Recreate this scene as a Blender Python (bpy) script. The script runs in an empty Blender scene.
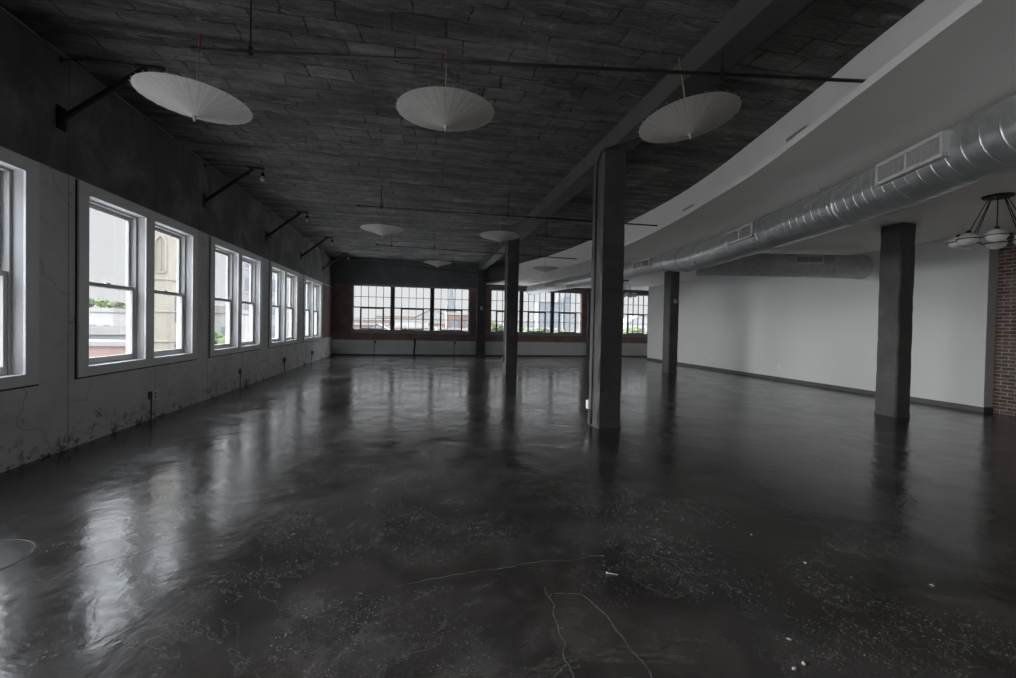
import bpy, bmesh, math, random
from mathutils import Vector, Matrix, noise
random.seed(7)
PI = math.pi
S = bpy.context.scene
C = S.collection

# ------------------------------------------------------------------ dimensions of the room (metres)
XL, YB, ZC = -3.81, 20.8, 4.30          # left wall face, back wall face, tile ceiling
XR, XBRICK, YEND, YFAR = 10.5, 10.72, 6.36, 18.92
YREAR, XFAR = -5.0, 15.6
ZS = 3.39                               # hung plaster ceiling
ZP = 3.85                               # pipes

# ------------------------------------------------------------------ helpers
class MB:
    """collects shapes, then links them as ONE mesh object"""
    def __init__(s): s.bm = bmesh.new()
    def box(s, x0, x1, y0, y1, z0, z1, bev=0.0, m=None):
        r = bmesh.ops.create_cube(s.bm, size=1.0)
        vs = r['verts']
        M = Matrix.Translation(((x0+x1)/2, (y0+y1)/2, (z0+z1)/2)) @ Matrix.Diagonal((abs(x1-x0), abs(y1-y0), abs(z1-z0), 1))
        if m is not None: M = m @ M
        bmesh.ops.transform(s.bm, matrix=M, verts=vs)
        if bev > 0:
            es = list({e for v in vs for e in v.link_edges})
            bmesh.ops.bevel(s.bm, geom=es, offset=bev, segments=2, affect='EDGES', profile=0.5)
        return s
    def tube(s, pts, r, seg=10, cap=True):
        pts = [Vector(p) for p in pts]
        n = len(pts); rings = []
        up = None
        for i, p in enumerate(pts):
            t = (pts[min(i+1, n-1)] - pts[max(i-1, 0)]).normalized()
            if up is None:
                up = Vector((0, 0, 1)) if abs(t.z) < 0.9 else Vector((1, 0, 0))
            u = (up - t*up.dot(t)).normalized(); up = u
            w = t.cross(u)
            rr = r[i] if isinstance(r, (list, tuple)) else r
            rings.append([s.bm.verts.new(p + (u*math.cos(2*PI*k/seg) + w*math.sin(2*PI*k/seg))*rr) for k in range(seg)])
        for a, b in zip(rings, rings[1:]):
            for k in range(seg):
                s.bm.faces.new((a[k], a[(k+1) % seg], b[(k+1) % seg], b[k]))
        if cap:
            s.bm.faces.new(list(reversed(rings[0]))); s.bm.faces.new(rings[-1])
        return s
    def lathe(s, prof, seg=24, m=None, cap=False):
        rings = []
        for (r, z) in prof:
            ring = []
            for k in range(seg):
                v = Vector((r*math.cos(2*PI*k/seg), r*math.sin(2*PI*k/seg), z))
                ring.append(s.bm.verts.new(m @ v if m is not None else v))
            rings.append(ring)
        for a, b in zip(rings, rings[1:]):
            for k in range(seg):
                s.bm.faces.new((a[k], a[(k+1) % seg], b[(k+1) % seg], b[k]))
        if cap:
            s.bm.faces.new(list(reversed(rings[0]))); s.bm.faces.new(rings[-1])
        return s
    def ball(s, c, r, sx=1, sy=1, sz=1, sub=2, rough=0, seed=0):
        rr = bmesh.ops.create_icosphere(s.bm, subdivisions=sub, radius=1.0)
        for v in rr['verts']:
            p = v.co.copy()
            k = 1 + (rough*noise.noise(p*2.2 + Vector((seed, seed*1.7, 0))) + rough*.6*noise.noise(p*5+Vector((seed, 0, seed))) if rough else 0)
            v.co = Vector((c[0]+p.x*r*sx*k, c[1]+p.y*r*sy*k, c[2]+p.z*r*sz*k))
        return s
    def face(s, pts):
        s.bm.faces.new([s.bm.verts.new(p) for p in pts]); return s
    def strip(s, A, B):
        a = [s.bm.verts.new(p) for p in A]; b = [s.bm.verts.new(p) for p in B]
        for i in range(len(a)-1):
            s.bm.faces.new((a[i], a[i+1], b[i+1], b[i]))
        return s
    def build(s, name, mat, parent=None, smooth=False, weld=False, normals=True):
        if weld: bmesh.ops.remove_doubles(s.bm, verts=s.bm.verts, dist=1e-5)
        if normals: bmesh.ops.recalc_face_normals(s.bm, faces=s.bm.faces)
        me = bpy.data.meshes.new(name); s.bm.to_mesh(me); s.bm.free()
        if smooth:
            for p in me.polygons: p.use_smooth = True
        o = bpy.data.objects.new(name, me); C.objects.link(o)
        if mat is not None: me.materials.append(mat)
        if parent is not None: o.parent = parent
        return o

def smooth_angle(o, deg=40):
    o.data.set_sharp_from_angle(angle=math.radians(deg)) if hasattr(o.data, 'set_sharp_from_angle') else None
    for p in o.data.polygons: p.use_smooth = True

def tag(o, label=None, cat=None, group=None, kind=None):
    if label: o['label'] = label
    if cat: o['category'] = cat
    if group: o['group'] = group
    if kind: o['kind'] = kind
    return o
def empty(name, loc=(0, 0, 0), rz=0, **k):
    o = bpy.data.objects.new(name, None); C.objects.link(o)
    o.location = loc; o.rotation_euler.z = rz; o.empty_display_size = .1
    return tag(o, **k)
def children(o): return [c for c in bpy.data.objects if c.parent == o]
def copy_tree(o, parent=None):
    c = o.copy(); C.objects.link(c)
    if parent is not None: c.parent = parent
    for ch in children(o): copy_tree(ch, c)
    return c
def spline(P, n):
    """Catmull-Rom through the points"""
    P = [Vector(p) for p in P]; out = []
    Q = [P[0]*2-P[1]] + P + [P[-1]*2-P[-2]]
    for i in range(1, len(Q)-2):
        for k in range(n):
            t = k/n; a, b, c, d = Q[i-1:i+3]
            out.append(.5*((2*b) + (c-a)*t + (2*a-5*b+4*c-d)*t*t + (3*b-a-3*c+d)*t**3))
    out.append(P[-1]); return out

# ------------------------------------------------------------------ materials
def new_mat(name):
    m = bpy.data.materials.new(name); m.use_nodes = True
    nt = m.node_tree; b = nt.nodes['Principled BSDF']
    return m, nt, b
def node(nt, t, **k):
    n = nt.nodes.new(t)
    for a, v in k.items():
        if a in n.inputs.keys(): n.inputs[a].default_value = v
        else: setattr(n, a, v)
    return n
def pos(nt): return node(nt, 'ShaderNodeNewGeometry').outputs['Position']
def objco(nt): return node(nt, 'ShaderNodeTexCoord').outputs['Object']
def nz(nt, vec, scale, detail=5, rough=.6, dist=0.0):
    n = node(nt, 'ShaderNodeTexNoise'); n.inputs['Scale'].default_value = scale
    n.inputs['Detail'].default_value = detail; n.inputs['Roughness'].default_value = rough
    n.inputs['Distortion'].default_value = dist
    nt.links.new(vec, n.inputs['Vector']); return n.outputs['Fac']
def ramp(nt, fac, stops):
    r = node(nt, 'ShaderNodeValToRGB'); nt.links.new(fac, r.inputs['Fac'])
    el = r.color_ramp.elements
    while len(el) < len(stops): el.new(.5)
    for e, (p, c) in zip(el, stops):
        e.position = p; e.color = (c[0], c[1], c[2], 1) if isinstance(c, tuple) else (c, c, c, 1)
    return r.outputs['Color']
def mixc(nt, fac, a, b, mode='MIX'):
    m = node(nt, 'ShaderNodeMix', data_type='RGBA', blend_type=mode)
    for s, i in ((fac, 0), (a, 6), (b, 7)):
        if isinstance(s, (int, float)): m.inputs[i].default_value = s
        elif isinstance(s, tuple): m.inputs[i].default_value = (*s[:3], 1)
        else: nt.links.new(s, m.inputs[i])
    return m.outputs[2]
def math_(nt, op, a, b=None, clamp=False):
    m = node(nt, 'ShaderNodeMath', operation=op); m.use_clamp = clamp
    for i, s in enumerate((a, b)):
        if s is None: continue
        if isinstance(s, (int, float)): m.inputs[i].default_value = s
        else: nt.links.new(s, m.inputs[i])
    return m.outputs[0]
def mapr(nt, v, a, b, c, d):
    m = node(nt, 'ShaderNodeMapRange'); nt.links.new(v, m.inputs[0])
    for i, x in enumerate((a, b, c, d)): m.inputs[i+1].default_value = x
    return m.outputs[0]
def bump(nt, b, h, strength=.5, dist=.02, prev=None):
    n = node(nt, 'ShaderNodeBump'); n.inputs['Strength'].default_value = strength; n.inputs['Distance'].default_value = dist
    nt.links.new(h, n.inputs['Height'])
    if prev is not None: nt.links.new(prev, n.inputs['Normal'])
    if b is not None: nt.links.new(n.outputs[0], b.inputs['Normal'])
    return n.outputs[0]
def sep(nt, v):
    s = node(nt, 'ShaderNodeSeparateXYZ'); nt.links.new(v, s.inputs[0]); return s.outputs
def comb(nt, x, y, z=0.0):
    s = node(nt, 'ShaderNodeCombineXYZ')
    for i, v in enumerate((x, y, z)):
        if isinstance(v, (int, float)): s.inputs[i].default_value = v
        else: nt.links.new(v, s.inputs[i])
    return s.outputs[0]

def plain(name, col, rough=.5, metal=0.0, var=.12, scale=6.0, bmp=0.0, spec=.5):
    """paint, steel or plaster with slight mottling"""
    m, nt, b = new_mat(name)
    p = objco(nt); f = nz(nt, p, scale)
    c = ramp(nt, f, [(.3, tuple(x*(1-var) for x in col)), (.7, tuple(min(1, x*(1+var)) for x in col))])
    nt.links.new(c, b.inputs['Base Color'])
    b.inputs['Roughness'].default_value = rough; b.inputs['Metallic'].default_value = metal
    b.inputs['Specular IOR Level'].default_value = spec
    if bmp: bump(nt, b, nz(nt, p, scale*6), bmp, .01)
    return m

def brick_mat(name, axis, c1, c2, mortar, w=.205, h=.0677, whiten=0.0):
    m, nt, b = new_mat(name)
    p = pos(nt); s = sep(nt, p)
    uv = comb(nt, s[0] if axis == 'x' else s[1], s[2])
    t = node(nt, 'ShaderNodeTexBrick'); nt.links.new(uv, t.inputs['Vector'])
    t.inputs['Scale'].default_value = 1; t.inputs['Brick Width'].default_value = w; t.inputs['Row Height'].default_value = h
    t.inputs['Mortar Size'].default_value = .010; t.inputs['Mortar Smooth'].default_value = .25; t.inputs['Bias'].default_value = -.1
    t.inputs['Color1'].default_value = (*c1, 1); t.inputs['Color2'].default_value = (*c2, 1); t.inputs['Mortar'].default_value = (*mortar, 1)
    n1 = nz(nt, uv, 9, 6)
    col = mixc(nt, 1.0, t.outputs['Color'], ramp(nt, n1, [(.25, .55), (.75, 1.25)]), 'MULTIPLY')
    if whiten:
        w_ = ramp(nt, nz(nt, uv, 1.6, 8, .7), [(.5, 0.0), (.72, whiten)])
        col = mixc(nt, w_, col, (.3, .28, .27))
    nt.links.new(col, b.inputs['Base Color']); b.inputs['Roughness'].default_value = .85
    h_ = math_(nt, 'ADD', math_(nt, 'MULTIPLY', t.outputs['Fac'], -1.0), math_(nt, 'MULTIPLY', n1, .5))
    bump(nt, b, h_, .8, .012)
    return m

MT = {}
def make_floor():
    m, nt, b = new_mat('polished_concrete')
    p = pos(nt)
    big = nz(nt, p, .32, 6, .62, .6); mid = nz(nt, p, 1.6, 8, .68, .8); fine = nz(nt, p, 9, 8, .7)
    stain = ramp(nt, big, [(.36, (.020, .018, .017)), (.5, (.034, .032, .031)), (.64, (.070, .068, .067))])
    mot = ramp(nt, mid, [(.3, .5), (.52, 1.0), (.72, 1.7)])
    col = mixc(nt, 1.0, stain, mot, 'MULTIPLY')
    # scuffed pale flecks
    sc = ramp(nt, nz(nt, p, .9, 5, .6, .5), [(.46, 0.0), (.60, 1.0)])
    for scale, rad, amt, cc in ((30, .20, .8, .20), (13, .12, .8, .15), (60, .27, .8, .16), (95, .3, .7, .13)):
        v = node(nt, 'ShaderNodeTexVoronoi', feature='F1'); v.inputs['Scale'].default_value = scale; nt.links.new(p, v.inputs['Vector'])
        fl = math_(nt, 'LESS_THAN', math_(nt, 'ADD', v.outputs['Distance'], math_(nt, 'MULTIPLY', fine, .35)), rad+.15)
        fk = math_(nt, 'MULTIPLY', math_(nt, 'MULTIPLY', fl, sc), math_(nt, 'GREATER_THAN', nz(nt, p, scale*.21, 3), .5))
        col = mixc(nt, math_(nt, 'MULTIPLY', fk, amt), col, (cc, cc, cc))
    scr = ramp(nt, nz(nt, p, 4.5, 12, .8, 1.8), [(.54, 0.0), (.64, .6)])
    col = mixc(nt, math_(nt, 'MULTIPLY', scr, sc), col, (.105, .105, .104))
    dk = ramp(nt, nz(nt, p, 3.1, 10, .75, 1.0), [(.36, .7), (.46, 0.0)])
    col = mixc(nt, dk, col, (.018, .017, .0165))
    vein = ramp(nt, math_(nt, 'ABSOLUTE', math_(nt, 'SUBTRACT', nz(nt, p, .55, 9, .62, 1.5), .5)), [(.0, .55), (.004, 0.0)])
    col = mixc(nt, vein, col, (.10, .10, .098))
    nt.links.new(col, b.inputs['Base Color'])
    r = math_(nt, 'ADD', mapr(nt, mid, .3, .7, .10, .25), mapr(nt, fine, .3, .7, -.03, .06))
    nt.links.new(r, b.inputs['Roughness'])
    b.inputs['Specular IOR Level'].default_value = .5
    b.inputs['IOR'].default_value = 1.75
    h = math_(nt, 'ADD', math_(nt, 'MULTIPLY', nz(nt, p, 2.2, 4, .5, .6), 1.0), math_(nt, 'ADD', math_(nt, 'MULTIPLY', nz(nt, p, 11, 4, .55), .12), math_(nt, 'MULTIPLY', nz(nt, p, 4.5, 5, .6, 1.8), .10)))
    bump(nt, b, h, .34, .022)
    return m

def make_ceiling():
    m, nt, b = new_mat('painted_clay_tile')
    p = pos(nt)
    wob = node(nt, 'ShaderNodeTexNoise'); wob.inputs['Scale'].default_value = 2.6; wob.inputs['Detail'].default_value = 7; wob.inputs['Roughness'].default_value = .68
    nt.links.new(p, wob.inputs['Vector'])
    va = node(nt, 'ShaderNodeVectorMath', operation='MULTIPLY_ADD'); nt.links.new(wob.outputs['Color'], va.inputs[0])
    va.inputs[1].default_value = (.20, .13, 0); nt.links.new(p, va.inputs[2])
    q = va.outputs[0]
    t = node(nt, 'ShaderNodeTexBrick'); nt.links.new(q, t.inputs['Vector'])
    t.inputs['Scale'].default_value = 1; t.inputs['Brick Width'].default_value = .50; t.inputs['Row Height'].default_value = .265
    t.inputs['Mortar Size'].default_value = .012; t.inputs['Mortar Smooth'].default_value = .5; t.offset = .37
    t.inputs['Color1'].default_value = (.7, .7, .7, 1); t.inputs['Color2'].default_value = (1.2, 1.2, 1.2, 1); t.inputs['Mortar'].default_value = (.8, .8, .8, 1)
    s = sep(nt, q)
    lum = ramp(nt, nz(nt, p, .9, 9, .72, .5), [(.3, (.090, .087, .082)), (.5, (.165, .160, .151)), (.70, (.32, .31, .293))])
    col = mixc(nt, 1.0, lum, t.outputs['Color'], 'MULTIPLY')
    rows = nz(nt, comb(nt, math_(nt, 'MULTIPLY', s[0], .22), math_(nt, 'MULTIPLY', s[1], 3.8)), 1.0, 3, .6)
    col = mixc(nt, 1.0, col, ramp(nt, rows, [(.36, .55), (.5, 1.0), (.64, 1.55)]), 'MULTIPLY')
    # open joints: only here and there
    jn = math_(nt, 'MULTIPLY', t.outputs['Fac'], ramp(nt, nz(nt, p, 1.7, 4, .6), [(.42, 0.0), (.56, 1.0)]))
    col = mixc(nt, math_(nt, 'MULTIPLY', jn, .85), col, (.02, .02, .02))
    # mortar smeared along the courses, lighter and darker streaks
    strk = nz(nt, comb(nt, math_(nt, 'MULTIPLY', s[0], 1.0), math_(nt, 'MULTIPLY', s[1], 5.5)), 1.5, 10, .74, .6)
    smf = ramp(nt, strk, [(.50, 0.0), (.60, 1.0)])
    drk = ramp(nt, strk, [(.36, 1.0), (.46, 0.0)])
    col = mixc(nt, math_(nt, 'MULTIPLY', smf, .6), col, (.36, .348, .328))
    col = mixc(nt, math_(nt, 'MULTIPLY', drk, .6), col, (.05, .048, .046))
    nt.links.new(col, b.inputs['Base Color'])
    b.inputs['Roughness'].default_value = .75; b.inputs['Specular IOR Level'].default_value = .3
    gro = node(nt, 'ShaderNodeTexWave', wave_type='BANDS', bands_direction='Y'); gro.inputs['Scale'].default_value = 12
    gro.inputs['Distortion'].default_value = .6; nt.links.new(q, gro.inputs['Vector'])
    tilemask = ramp(nt, nz(nt, p, .6, 3), [(.48, 0.0), (.56, 1.0)])
    gr = math_(nt, 'MULTIPLY', math_(nt, 'MULTIPLY', gro.outputs['Fac'], .22), tilemask)
    h = math_(nt, 'ADD', math_(nt, 'ADD', math_(nt, 'MULTIPLY', jn, -.9), math_(nt, 'MULTIPLY', smf, .6)), math_(nt, 'ADD', gr, math_(nt, 'ADD', math_(nt, 'MULTIPLY', nz(nt, q, 8, 8, .72), .7), math_(nt, 'ADD', math_(nt, 'MULTIPLY', strk, 1.4), math_(nt, 'MULTIPLY', rows, 1.2)))))
    bump(nt, b, h, 1.0, .05)
    return m

def make_left_wall():
    m, nt, b = new_mat('left_wall_concrete')
    p = pos(nt); s = sep(nt, p)
    n1 = nz(nt, p, 1.3, 8, .65, .4); n2 = nz(nt, p, 9, 8, .7)
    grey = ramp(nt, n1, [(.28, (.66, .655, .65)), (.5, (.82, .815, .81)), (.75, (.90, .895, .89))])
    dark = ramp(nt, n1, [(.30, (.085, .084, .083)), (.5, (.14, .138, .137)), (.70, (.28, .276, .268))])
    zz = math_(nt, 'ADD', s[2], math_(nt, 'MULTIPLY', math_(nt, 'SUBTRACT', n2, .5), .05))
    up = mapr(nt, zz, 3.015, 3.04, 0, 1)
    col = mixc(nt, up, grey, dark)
    # scabs, chips and form-board seams
    sc = ramp(nt, nz(nt, p, 3.2, 9, .75, .8), [(.61, 0.0), (.66, .7)])
    col = mixc(nt, sc, col, (.075, .073, .07))
    seam = math_(nt, 'LESS_THAN', math_(nt, 'ABSOLUTE', math_(nt, 'SUBTRACT', math_(nt, 'FRACT', math_(nt, 'MULTIPLY', s[1], 1/1.64)), .5)), .004)
    col = mixc(nt, math_(nt, 'MULTIPLY', seam, .55), col, (.05, .05, .05))
    # brick infill at the far end of the wall
    uv = comb(nt, s[1], s[2])
    t = node(nt, 'ShaderNodeTexBrick'); nt.links.new(uv, t.inputs['Vector'])
    t.inputs['Scale'].default_value = 1; t.inputs['Brick Width'].default_value = .205; t.inputs['Row Height'].default_value = .0677
    t.inputs['Mortar Size'].default_value = .007
    t.inputs['Color1'].default_value = (.19, .115, .105, 1); t.inputs['Color2'].default_value = (.26, .16, .145, 1); t.inputs['Mortar'].default_value = (.25, .22, .21, 1)
    bk = math_(nt, 'MULTIPLY', math_(nt, 'GREATER_THAN', s[1], 18.72), math_(nt, 'MULTIPLY', math_(nt, 'GREATER_THAN', s[2], .82), math_(nt, 'LESS_THAN', s[2], 3.0)))
    col = mixc(nt, bk, col, t.outputs['Color'])
    chips = math_(nt, 'MULTIPLY', ramp(nt, nz(nt, p, 7.5, 6, .7, .6), [(.55, 0.0), (.60, .8)]), mapr(nt, s[2], .02, .34, 1.0, 0.0))
    col = mixc(nt, chips, col, (.07, .068, .065))
    ln = ramp(nt, math_(nt, 'ABSOLUTE', math_(nt, 'SUBTRACT', nz(nt, p, .7, 3, .5, .3), .5)), [(.0, .35), (.004, 0.0)])
    col = mixc(nt, ln, col, (.12, .118, .115))
    col = mixc(nt, math_(nt, 'LESS_THAN', s[0], XL-.03), col, (.16, .13, .12))     # outer masonry, darkened in colour to tame the overlit window reveals
    nt.links.new(col, b.inputs['Base Color']); b.inputs['Roughness'].default_value = .8
    h = math_(nt, 'ADD', math_(nt, 'MULTIPLY', n2, .5), math_(nt, 'MULTIPLY', sc, -.8))
    bump(nt, b, h, .6, .02)
    return m

def make_concrete(name, lo, mid, hi, scale=2.0, bmp=.5, rough=.75, tint=(1, 1, 1)):
    m, nt, b = new_mat(name)
    p = pos(nt)
    n1 = nz(nt, p, scale, 8, .66, .5); n2 = nz(nt, p, scale*7, 8, .7)
    col = ramp(nt, n1, [(.28, tuple(lo*t for t in tint)), (.5, tuple(mid*t for t in tint)), (.76, tuple(hi*t for t in tint))])
    nt.links.new(col, b.inputs['Base Color']); b.inputs['Roughness'].default_value = rough
    bump(nt, b, math_(nt, 'ADD', math_(nt, 'MULTIPLY', n1, .6), math_(nt, 'MULTIPLY', n2, .4)), bmp, .02)
    return m

def make_back_wall():
    """spandrel on top, brick, pale painted band at the foot: three finishes on one wall"""
    m, nt, b = new_mat('back_wall_finishes')
    p = pos(nt); s = sep(nt, p)
    uv = comb(nt, s[0], s[2])
    t = node(nt, 'ShaderNodeTexBrick'); nt.links.new(uv, t.inputs['Vector'])
    t.inputs['Scale'].default_value = 1; t.inputs['Brick Width'].default_value = .205; t.inputs['Row Height'].default_value = .0677
    t.inputs['Mortar Size'].default_value = .0075
    t.inputs['Color1'].default_value = (.27, .165, .15, 1); t.inputs['Color2'].default_value = (.36, .225, .205, 1); t.inputs['Mortar'].default_value = (.32, .28, .26, 1)
    n1 = nz(nt, p, 1.4, 8, .65, .4)
    brick = mixc(nt, 1.0, t.outputs['Color'], ramp(nt, n1, [(.3, .6), (.7, 1.2)]), 'MULTIPLY')
    pale = ramp(nt, n1, [(.3, (.70, .70, .69)), (.7, (.82, .82, .81))])
    dark = ramp(nt, n1, [(.3, (.09, .093, .096)), (.7, (.14, .143, .147))])
    zz = math_(nt, 'ADD', s[2], math_(nt, 'MULTIPLY', math_(nt, 'SUBTRACT', nz(nt, p, 9, 6), .5), .04))
    c = mixc(nt, mapr(nt, zz, .68, .70, 0, 1), pale, brick)
    c = mixc(nt, mapr(nt, s[2], 3.2, 3.21, 0, 1), c, dark)
    nt.links.new(c, b.inputs['Base Color']); b.inputs['Roughness'].default_value = .8
    bump(nt, b, math_(nt, 'ADD', math_(nt, 'MULTIPLY', t.outputs['Fac'], -.6), n1), .5, .012)
    return m

def make_glass():
    m = bpy.data.materials.new('window_glass'); m.use_nodes = True
    nt = m.node_tree; nt.nodes.clear()
    o = node(nt, 'ShaderNodeOutputMaterial'); mx = node(nt, 'ShaderNodeMixShader')
    tr = node(nt, 'ShaderNodeBsdfTransparent'); tr.inputs['Color'].default_value = (.97, .975, .975, 1)
    gl = node(nt, 'ShaderNodeBsdfGlossy'); gl.inputs['Roughness'].default_value = .02
    ge = node(nt, 'ShaderNodeNewGeometry')
    dt = node(nt, 'ShaderNodeVectorMath', operation='DOT_PRODUCT'); nt.links.new(ge.outputs['Incoming'], dt.inputs[0]); nt.links.new(ge.outputs['Normal'], dt.inputs[1])
    k = math_(nt, 'POWER', math_(nt, 'SUBTRACT', 1.0, math_(nt, 'ABSOLUTE', dt.outputs['Value'])), 5.0)
    nt.links.new(math_(nt, 'ADD', .02, math_(nt, 'MULTIPLY', k, .5)), mx.inputs[0]); nt.links.new(tr.outputs[0], mx.inputs[1]); nt.links.new(gl.outputs[0], mx.inputs[2])
    nt.links.new(mx.outputs[0], o.inputs[0]); return m

def make_paper():
    m = bpy.data.materials.new('parasol_paper'); m.use_nodes = True
    nt = m.node_tree; nt.nodes.clear()
    o = node(nt, 'ShaderNodeOutputMaterial')
    p = objco(nt); s = sep(nt, p)
    f = nz(nt, p, 14, 6, .7)
    ang = math_(nt, 'ARCTAN2', s[1], s[0])
    pl = math_(nt, 'ABSOLUTE', math_(nt, 'SINE', math_(nt, 'MULTIPLY', ang, 32.0)))
    col = mixc(nt, 1.0, ramp(nt, f, [(.3, (.72, .69, .65)), (.7, (.82, .79, .75))]), ramp(nt, pl, [(.0, .62), (.22, 1.0)]), 'MULTIPLY')
    d = node(nt, 'ShaderNodeBsdfDiffuse'); tl = node(nt, 'ShaderNodeBsdfTranslucent'); tp = node(nt, 'ShaderNodeBsdfTransparent')
    nt.links.new(col, d.inputs[0]); nt.links.new(col, tl.inputs[0])
    m1 = node(nt, 'ShaderNodeMixShader'); m1.inputs[0].default_value = .3
    nt.links.new(d.outputs[0], m1.inputs[1]); nt.links.new(tl.outputs[0], m1.inputs[2])
    m2 = node(nt, 'ShaderNodeMixShader'); m2.inputs[0].default_value = .13
    nt.links.new(m1.outputs[0], m2.inputs[1]); nt.links.new(tp.outputs[0], m2.inputs[2])
    nt.links.new(m2.outputs[0], o.inputs[0]); return m

MT['floor'] = make_floor()
MT['ceiling'] = make_ceiling()
MT['left_wall'] = make_left_wall()
MT['back_wall'] = make_back_wall()
MT['column'] = make_concrete('dark_painted_concrete', .048, .075, .115, 2.2, .5, .6)
MT['beam'] = make_concrete('dark_beam_concrete', .055, .075, .10, 1.4, .5, .7, (1, .99, .95))
MT['plaster'] = plain('white_plaster', (.86, .84, .80), .7, var=.03, scale=2)
MT['wallpaint'] = plain('pale_wall_paint', (.71, .72, .73), .45, var=.025, scale=.8)
MT['trimgrey'] = plain('grey_baseboard', (.085, .09, .09), .5)
MT['brick_r'] = brick_mat('old_red_brick', 'y', (.12, .072, .064), (.22, .135, .12), (.40, .375, .355), whiten=.45)
MT['white'] = plain('white_window_paint', (.94, .945, .945), .38, var=.03, scale=3)
MT['jamb'] = plain('jamb_white_toned_down', (.50, .505, .505), .45, var=.03, scale=3)  # casing white darkened in colour here to offset strong daylight on the jambs
MT['sash'] = plain('white_sash_vinyl', (.52, .525, .525), .4, var=.03, scale=3)
MT['steel'] = plain('grey_steel_sash', (.055, .055, .055), .5)
MT['steel_trim'] = plain('pale_steel_frame', (.34, .335, .325), .6)
MT['glass'] = make_glass()
MT['paper'] = make_paper()
MT['wood'] = plain('bamboo_stick', (.42, .32, .24), .55, var=.25, scale=20)
MT['redwood'] = plain('red_brown_handle', (.30, .13, .09), .5, var=.25, scale=20)
MT['rib'] = plain('pale_bamboo_rib', (.52, .50, .46), .6)
MT['iron'] = plain('black_iron', (.018, .018, .019), .5, .3)
MT['pipe'] = plain('dark_painted_pipe', (.03, .029, .028), .5, .2)
MT['galv'] = plain('galvanised_steel', (.60, .62, .63), .31, .78, var=.14, scale=9)
MT['galv_dark'] = plain('dull_galvanised_collar', (.48, .49, .49), .45, .35, var=.15, scale=9)
MT['register'] = plain('register_paint', (.60, .59, .575), .5)
MT['shade_backing'] = plain('painted_shade_backing', (.02, .02, .02), .8)
MT['globe'] = plain('opal_glass_globe', (.82, .81, .79), .25, var=.02)
MT['bulb'] = plain('frosted_bulb', (.75, .75, .73), .2, var=.02)
MT['plate'] = plain('white_plastic', (.90, .90, .89), .4, var=.02)
MT['boxgrey'] = plain('grey_steel_box', (.14, .14, .14), .5, .3)
MT['crack'] = plain('pale_crack_filler', (.085, .085, .084), .8, var=.5, scale=20)
MT['chip'] = plain('plaster_chip_white', (.40, .39, .37), .9, var=.2, scale=40)
MT['mastic'] = plain('ceiling_edge_strip', (.30, .29, .27), .6)

# ------------------------------------------------------------------ the setting
MB().box(XL-.4, XFAR+.3, YREAR-.3, YB+.4, -.3, 0).build('floor', MT['floor'])['kind'] = 'structure'
FL = bpy.data.objects['floor']
MB().box(XL-.4, XFAR+.3, YREAR-.3, YB+.4, ZC, ZC+.3).build('ceiling', MT['ceiling'])['kind'] = 'structure'

# left wall with its window openings: (near edge of casing) 2.72 wide each
WIN_Y = [2.61, 5.855, 9.08, 12.36, 15.80]
WW, WZ0, WZ1 = 2.72, .78, 3.02
HIDDEN_Y = [-.63, -3.87]                      # openings of the same wall beside and behind the viewer
ops = sorted([(y+.10, y+WW-.10) for y in WIN_Y + HIDDEN_Y])
w = MB(); t0, t1 = XL-.24, XL
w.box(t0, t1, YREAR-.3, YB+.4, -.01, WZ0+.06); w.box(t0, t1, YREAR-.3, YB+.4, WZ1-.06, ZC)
ya = YREAR-.3
for (a, b_) in ops:
    w.box(t0, t1, ya, a, WZ0+.06, WZ1-.06); ya = b_
w.box(t0, t1, ya, YB+.4, WZ0+.06, WZ1-.06)
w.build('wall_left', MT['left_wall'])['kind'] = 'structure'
MB().tube([(XL+.012, y, ZC-.012) for y in (YREAR, 0, 10, YB)], .008, 6).build('trim_1', MT['mastic'])['kind'] = 'structure'

# back wall with three banks of steel windows
BANKS = [(-2.93, 5.22), (3.36, 4.56), (10.18, 4.56)]
BZ0, BZ1 = 1.17, 3.13
w = MB(); t0, t1 = YB, YB+.4
w.box(XL-.4, XFAR+.3, t0, t1, -.01, BZ0-.02); w.box(XL-.4, XFAR+.3, t0, t1, BZ1+.02, ZC)
xa = XL-.4
for (x0, wd) in BANKS:
    w.box(xa, x0-.03, t0, t1, BZ0-.02, BZ1+.02); xa = x0+wd+.03
w.box(xa, XFAR+.3, t0, t1, BZ0-.02, BZ1+.02)
w.build('wall_back', MT['back_wall'])['kind'] = 'structure'
# deep spandrel over the windows
MB().box(XL, XFAR, YB-.16, YB, 3.22, ZC, .01).build('trim_2', make_concrete('spandrel_concrete', .09, .125, .17, 1.2, .4, .7, (.96, 1, 1.04)))['kind'] = 'structure'
# right hand partition, brick wall behind its near end, far walls
MB().box(XR, XR+.24, YEND, YFAR, 0, ZC-.002, .004).build('wall_right', MT['wallpaint'])['kind'] = 'structure'
MB().box(XBRICK, XBRICK+.3, 4.4, YEND-.001, 0, ZC-.002).build('wall_brick', MT['brick_r'])['kind'] = 'structure'
MB().box(XBRICK, XBRICK+.3, YREAR-.3, 4.399, 0, ZC-.002).build('wall_near_right_bounce', MT['wallpaint'])['kind'] = 'structure'  # unseen stretch of wall, made pale to bounce light into the room
MB().box(XFAR, XFAR+.3, YREAR, YB+.4, 0, ZC-.002).build('wall_far_right', MT['wallpaint'])['kind'] = 'structure'
w = MB()                                     # unseen wall behind the viewer, kept dark to cut bounced light
w.box(XL, XFAR+.3, YREAR-.3, YREAR, -.01, .95); w.box(XL, XFAR+.3, YREAR-.3, YREAR, 3.1, ZC)
w.box(XL, XFAR+.3, YREAR-.3, YREAR, .95, 3.1)
w.build('wall_rear', MT['column'])['kind'] = 'structure'
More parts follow.
